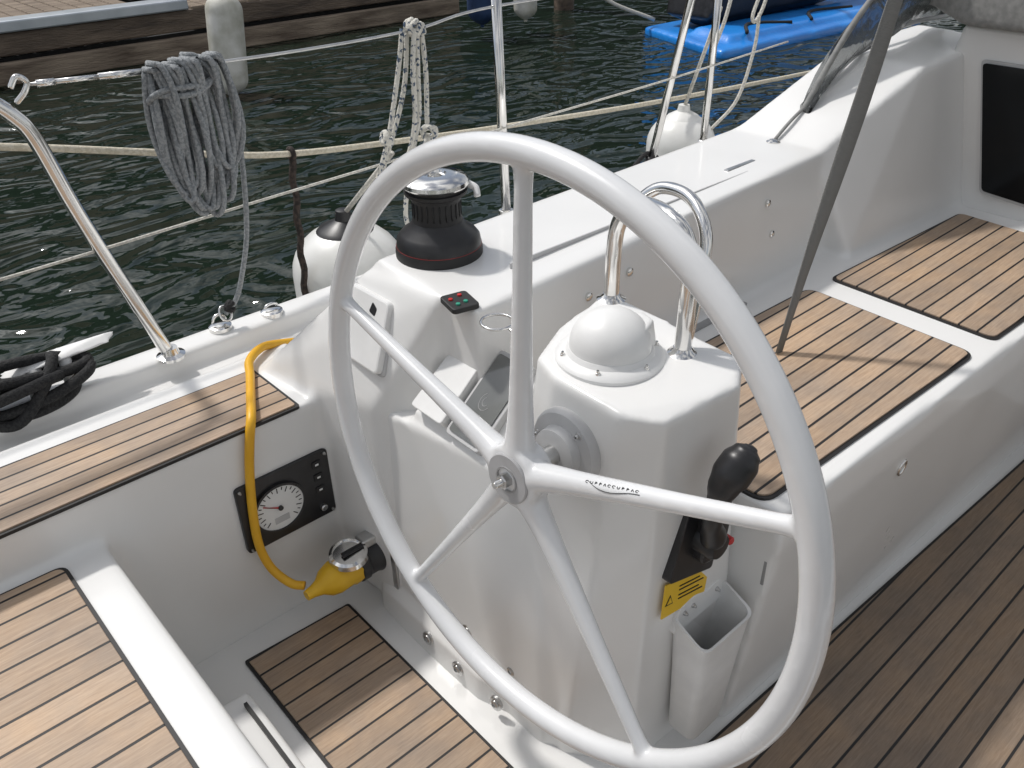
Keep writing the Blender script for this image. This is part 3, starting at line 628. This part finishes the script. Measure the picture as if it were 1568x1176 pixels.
bm=bmesh.new();hull(bm,bx(-25,45,17,21,-2,5.0));frombm("unseen_backdrop",bm,None,backdropm)  # added out of view to darken the reflections in the water
# ------------------------------------------------------------------ water
bm=bmesh.new()
S=400
vs=[bm.verts.new(p) for p in((-S,-S,-.5),(S,-S,-.5),(S,S,-.5),(-S,S,-.5))];bm.faces.new(vs)
wm=mat("harbour_water",(.010,.018,.012),.05,spec=1.40)
v=coords(wm)
mp=v.node;mp.inputs["Scale"].default_value=(1,1.5,1);mp.inputs["Rotation"].default_value=(0,0,.5)
n1=N(wm,"ShaderNodeTexNoise",Scale=1.7,Detail=1.5,Distortion=1.5);n2=N(wm,"ShaderNodeTexNoise",Scale=6,Detail=1.5,Distortion=.8)
L(wm,v,n1.inputs["Vector"]);L(wm,v,n2.inputs["Vector"])
ma=N(wm,"ShaderNodeMath",operation='MULTIPLY_ADD');ma.inputs[1].default_value=.12;L(wm,n2.outputs["Fac"],ma.inputs[0]);L(wm,n1.outputs["Fac"],ma.inputs[2])
bp=N(wm,"ShaderNodeBump",Strength=1.0,Distance=.10);L(wm,ma.outputs[0],bp.inputs["Height"]);L(wm,bp.outputs[0],bsdf(wm).inputs["Normal"])
frombm("water",bm,None,wm)
# ------------------------------------------------------------------ light
sd=Vector((-.16,.52,.84)).normalized()
el=math.asin(sd.z);az=math.atan2(sd.x,sd.y)
sl_=bpy.data.lights.new("sun",'SUN');sl_.energy=2.6;sl_.angle=math.radians(3.5);sl_.color=(1,.965,.925)
so=bpy.data.objects.new("sun",sl_);COL.objects.link(so);so.rotation_euler=(-sd).to_track_quat('-Z','Y').to_euler()
w=bpy.data.worlds.new("World");sc.world=w;w.use_nodes=True
nt=w.node_tree;bg=nt.nodes["Background"];NN=nt.nodes.new;LK=nt.links.new
sk=NN("ShaderNodeTexSky");sk.sky_type='NISHITA';sk.sun_disc=False;sk.sun_elevation=el;sk.sun_rotation=az
hs=NN("ShaderNodeHueSaturation");hs.inputs["Saturation"].default_value=.6;LK(sk.outputs[0],hs.inputs["Color"])
tc=NN("ShaderNodeTexCoord");nz=NN("ShaderNodeTexNoise");nz.inputs["Scale"].default_value=2.6;nz.inputs["Detail"].default_value=7;nz.inputs["Distortion"].default_value=.4
rp=NN("ShaderNodeValToRGB");rp.color_ramp.elements[0].position=.42;rp.color_ramp.elements[1].position=.60
mx=NN("ShaderNodeMix");mx.data_type='RGBA'
dt=NN("ShaderNodeVectorMath");dt.operation='DOT_PRODUCT';dt.inputs[1].default_value=sd;LK(tc.outputs["Generated"],dt.inputs[0])
mxx=NN("ShaderNodeMath");mxx.operation='MAXIMUM';mxx.inputs[1].default_value=0;LK(dt.outputs["Value"],mxx.inputs[0])
pw=NN("ShaderNodeMath");pw.operation='POWER';pw.inputs[1].default_value=12;LK(mxx.outputs[0],pw.inputs[0])
ml=NN("ShaderNodeMath");ml.operation='MULTIPLY_ADD';ml.inputs[1].default_value=46;ml.inputs[2].default_value=7.5;LK(pw.outputs[0],ml.inputs[0])
cc=NN("ShaderNodeCombineColor");
for i in range(3): LK(ml.outputs[0],cc.inputs[i])
LK(tc.outputs["Generated"],nz.inputs["Vector"]);LK(nz.outputs["Fac"],rp.inputs[0]);LK(rp.outputs[0],mx.inputs[0])
LK(hs.outputs[0],mx.inputs[6]);LK(cc.outputs[0],mx.inputs[7]);LK(mx.outputs[2],bg.inputs["Color"]);bg.inputs["Strength"].default_value=.093
# ------------------------------------------------------------------ camera
cd=bpy.data.cameras.new("camera");cd.sensor_width=36;cd.lens=29.85;cd.clip_start=.02;cd.clip_end=1500
cm=bpy.data.objects.new("camera",cd);COL.objects.link(cm);sc.camera=cm
rt=Vector((.7443,-.6677,-.0147)).normalized();fw=Vector((.5566,.6324,-.5388)).normalized();upv=rt.cross(fw).normalized();rt=fw.cross(upv)
M=Matrix.Identity(4)
for i in range(3): M[i][0]=rt[i];M[i][1]=upv[i];M[i][2]=-fw[i]
M[2][3]=1.32
cm.matrix_world=M
sc.view_settings.view_transform='Standard';sc.view_settings.look='None';sc.view_settings.exposure=0
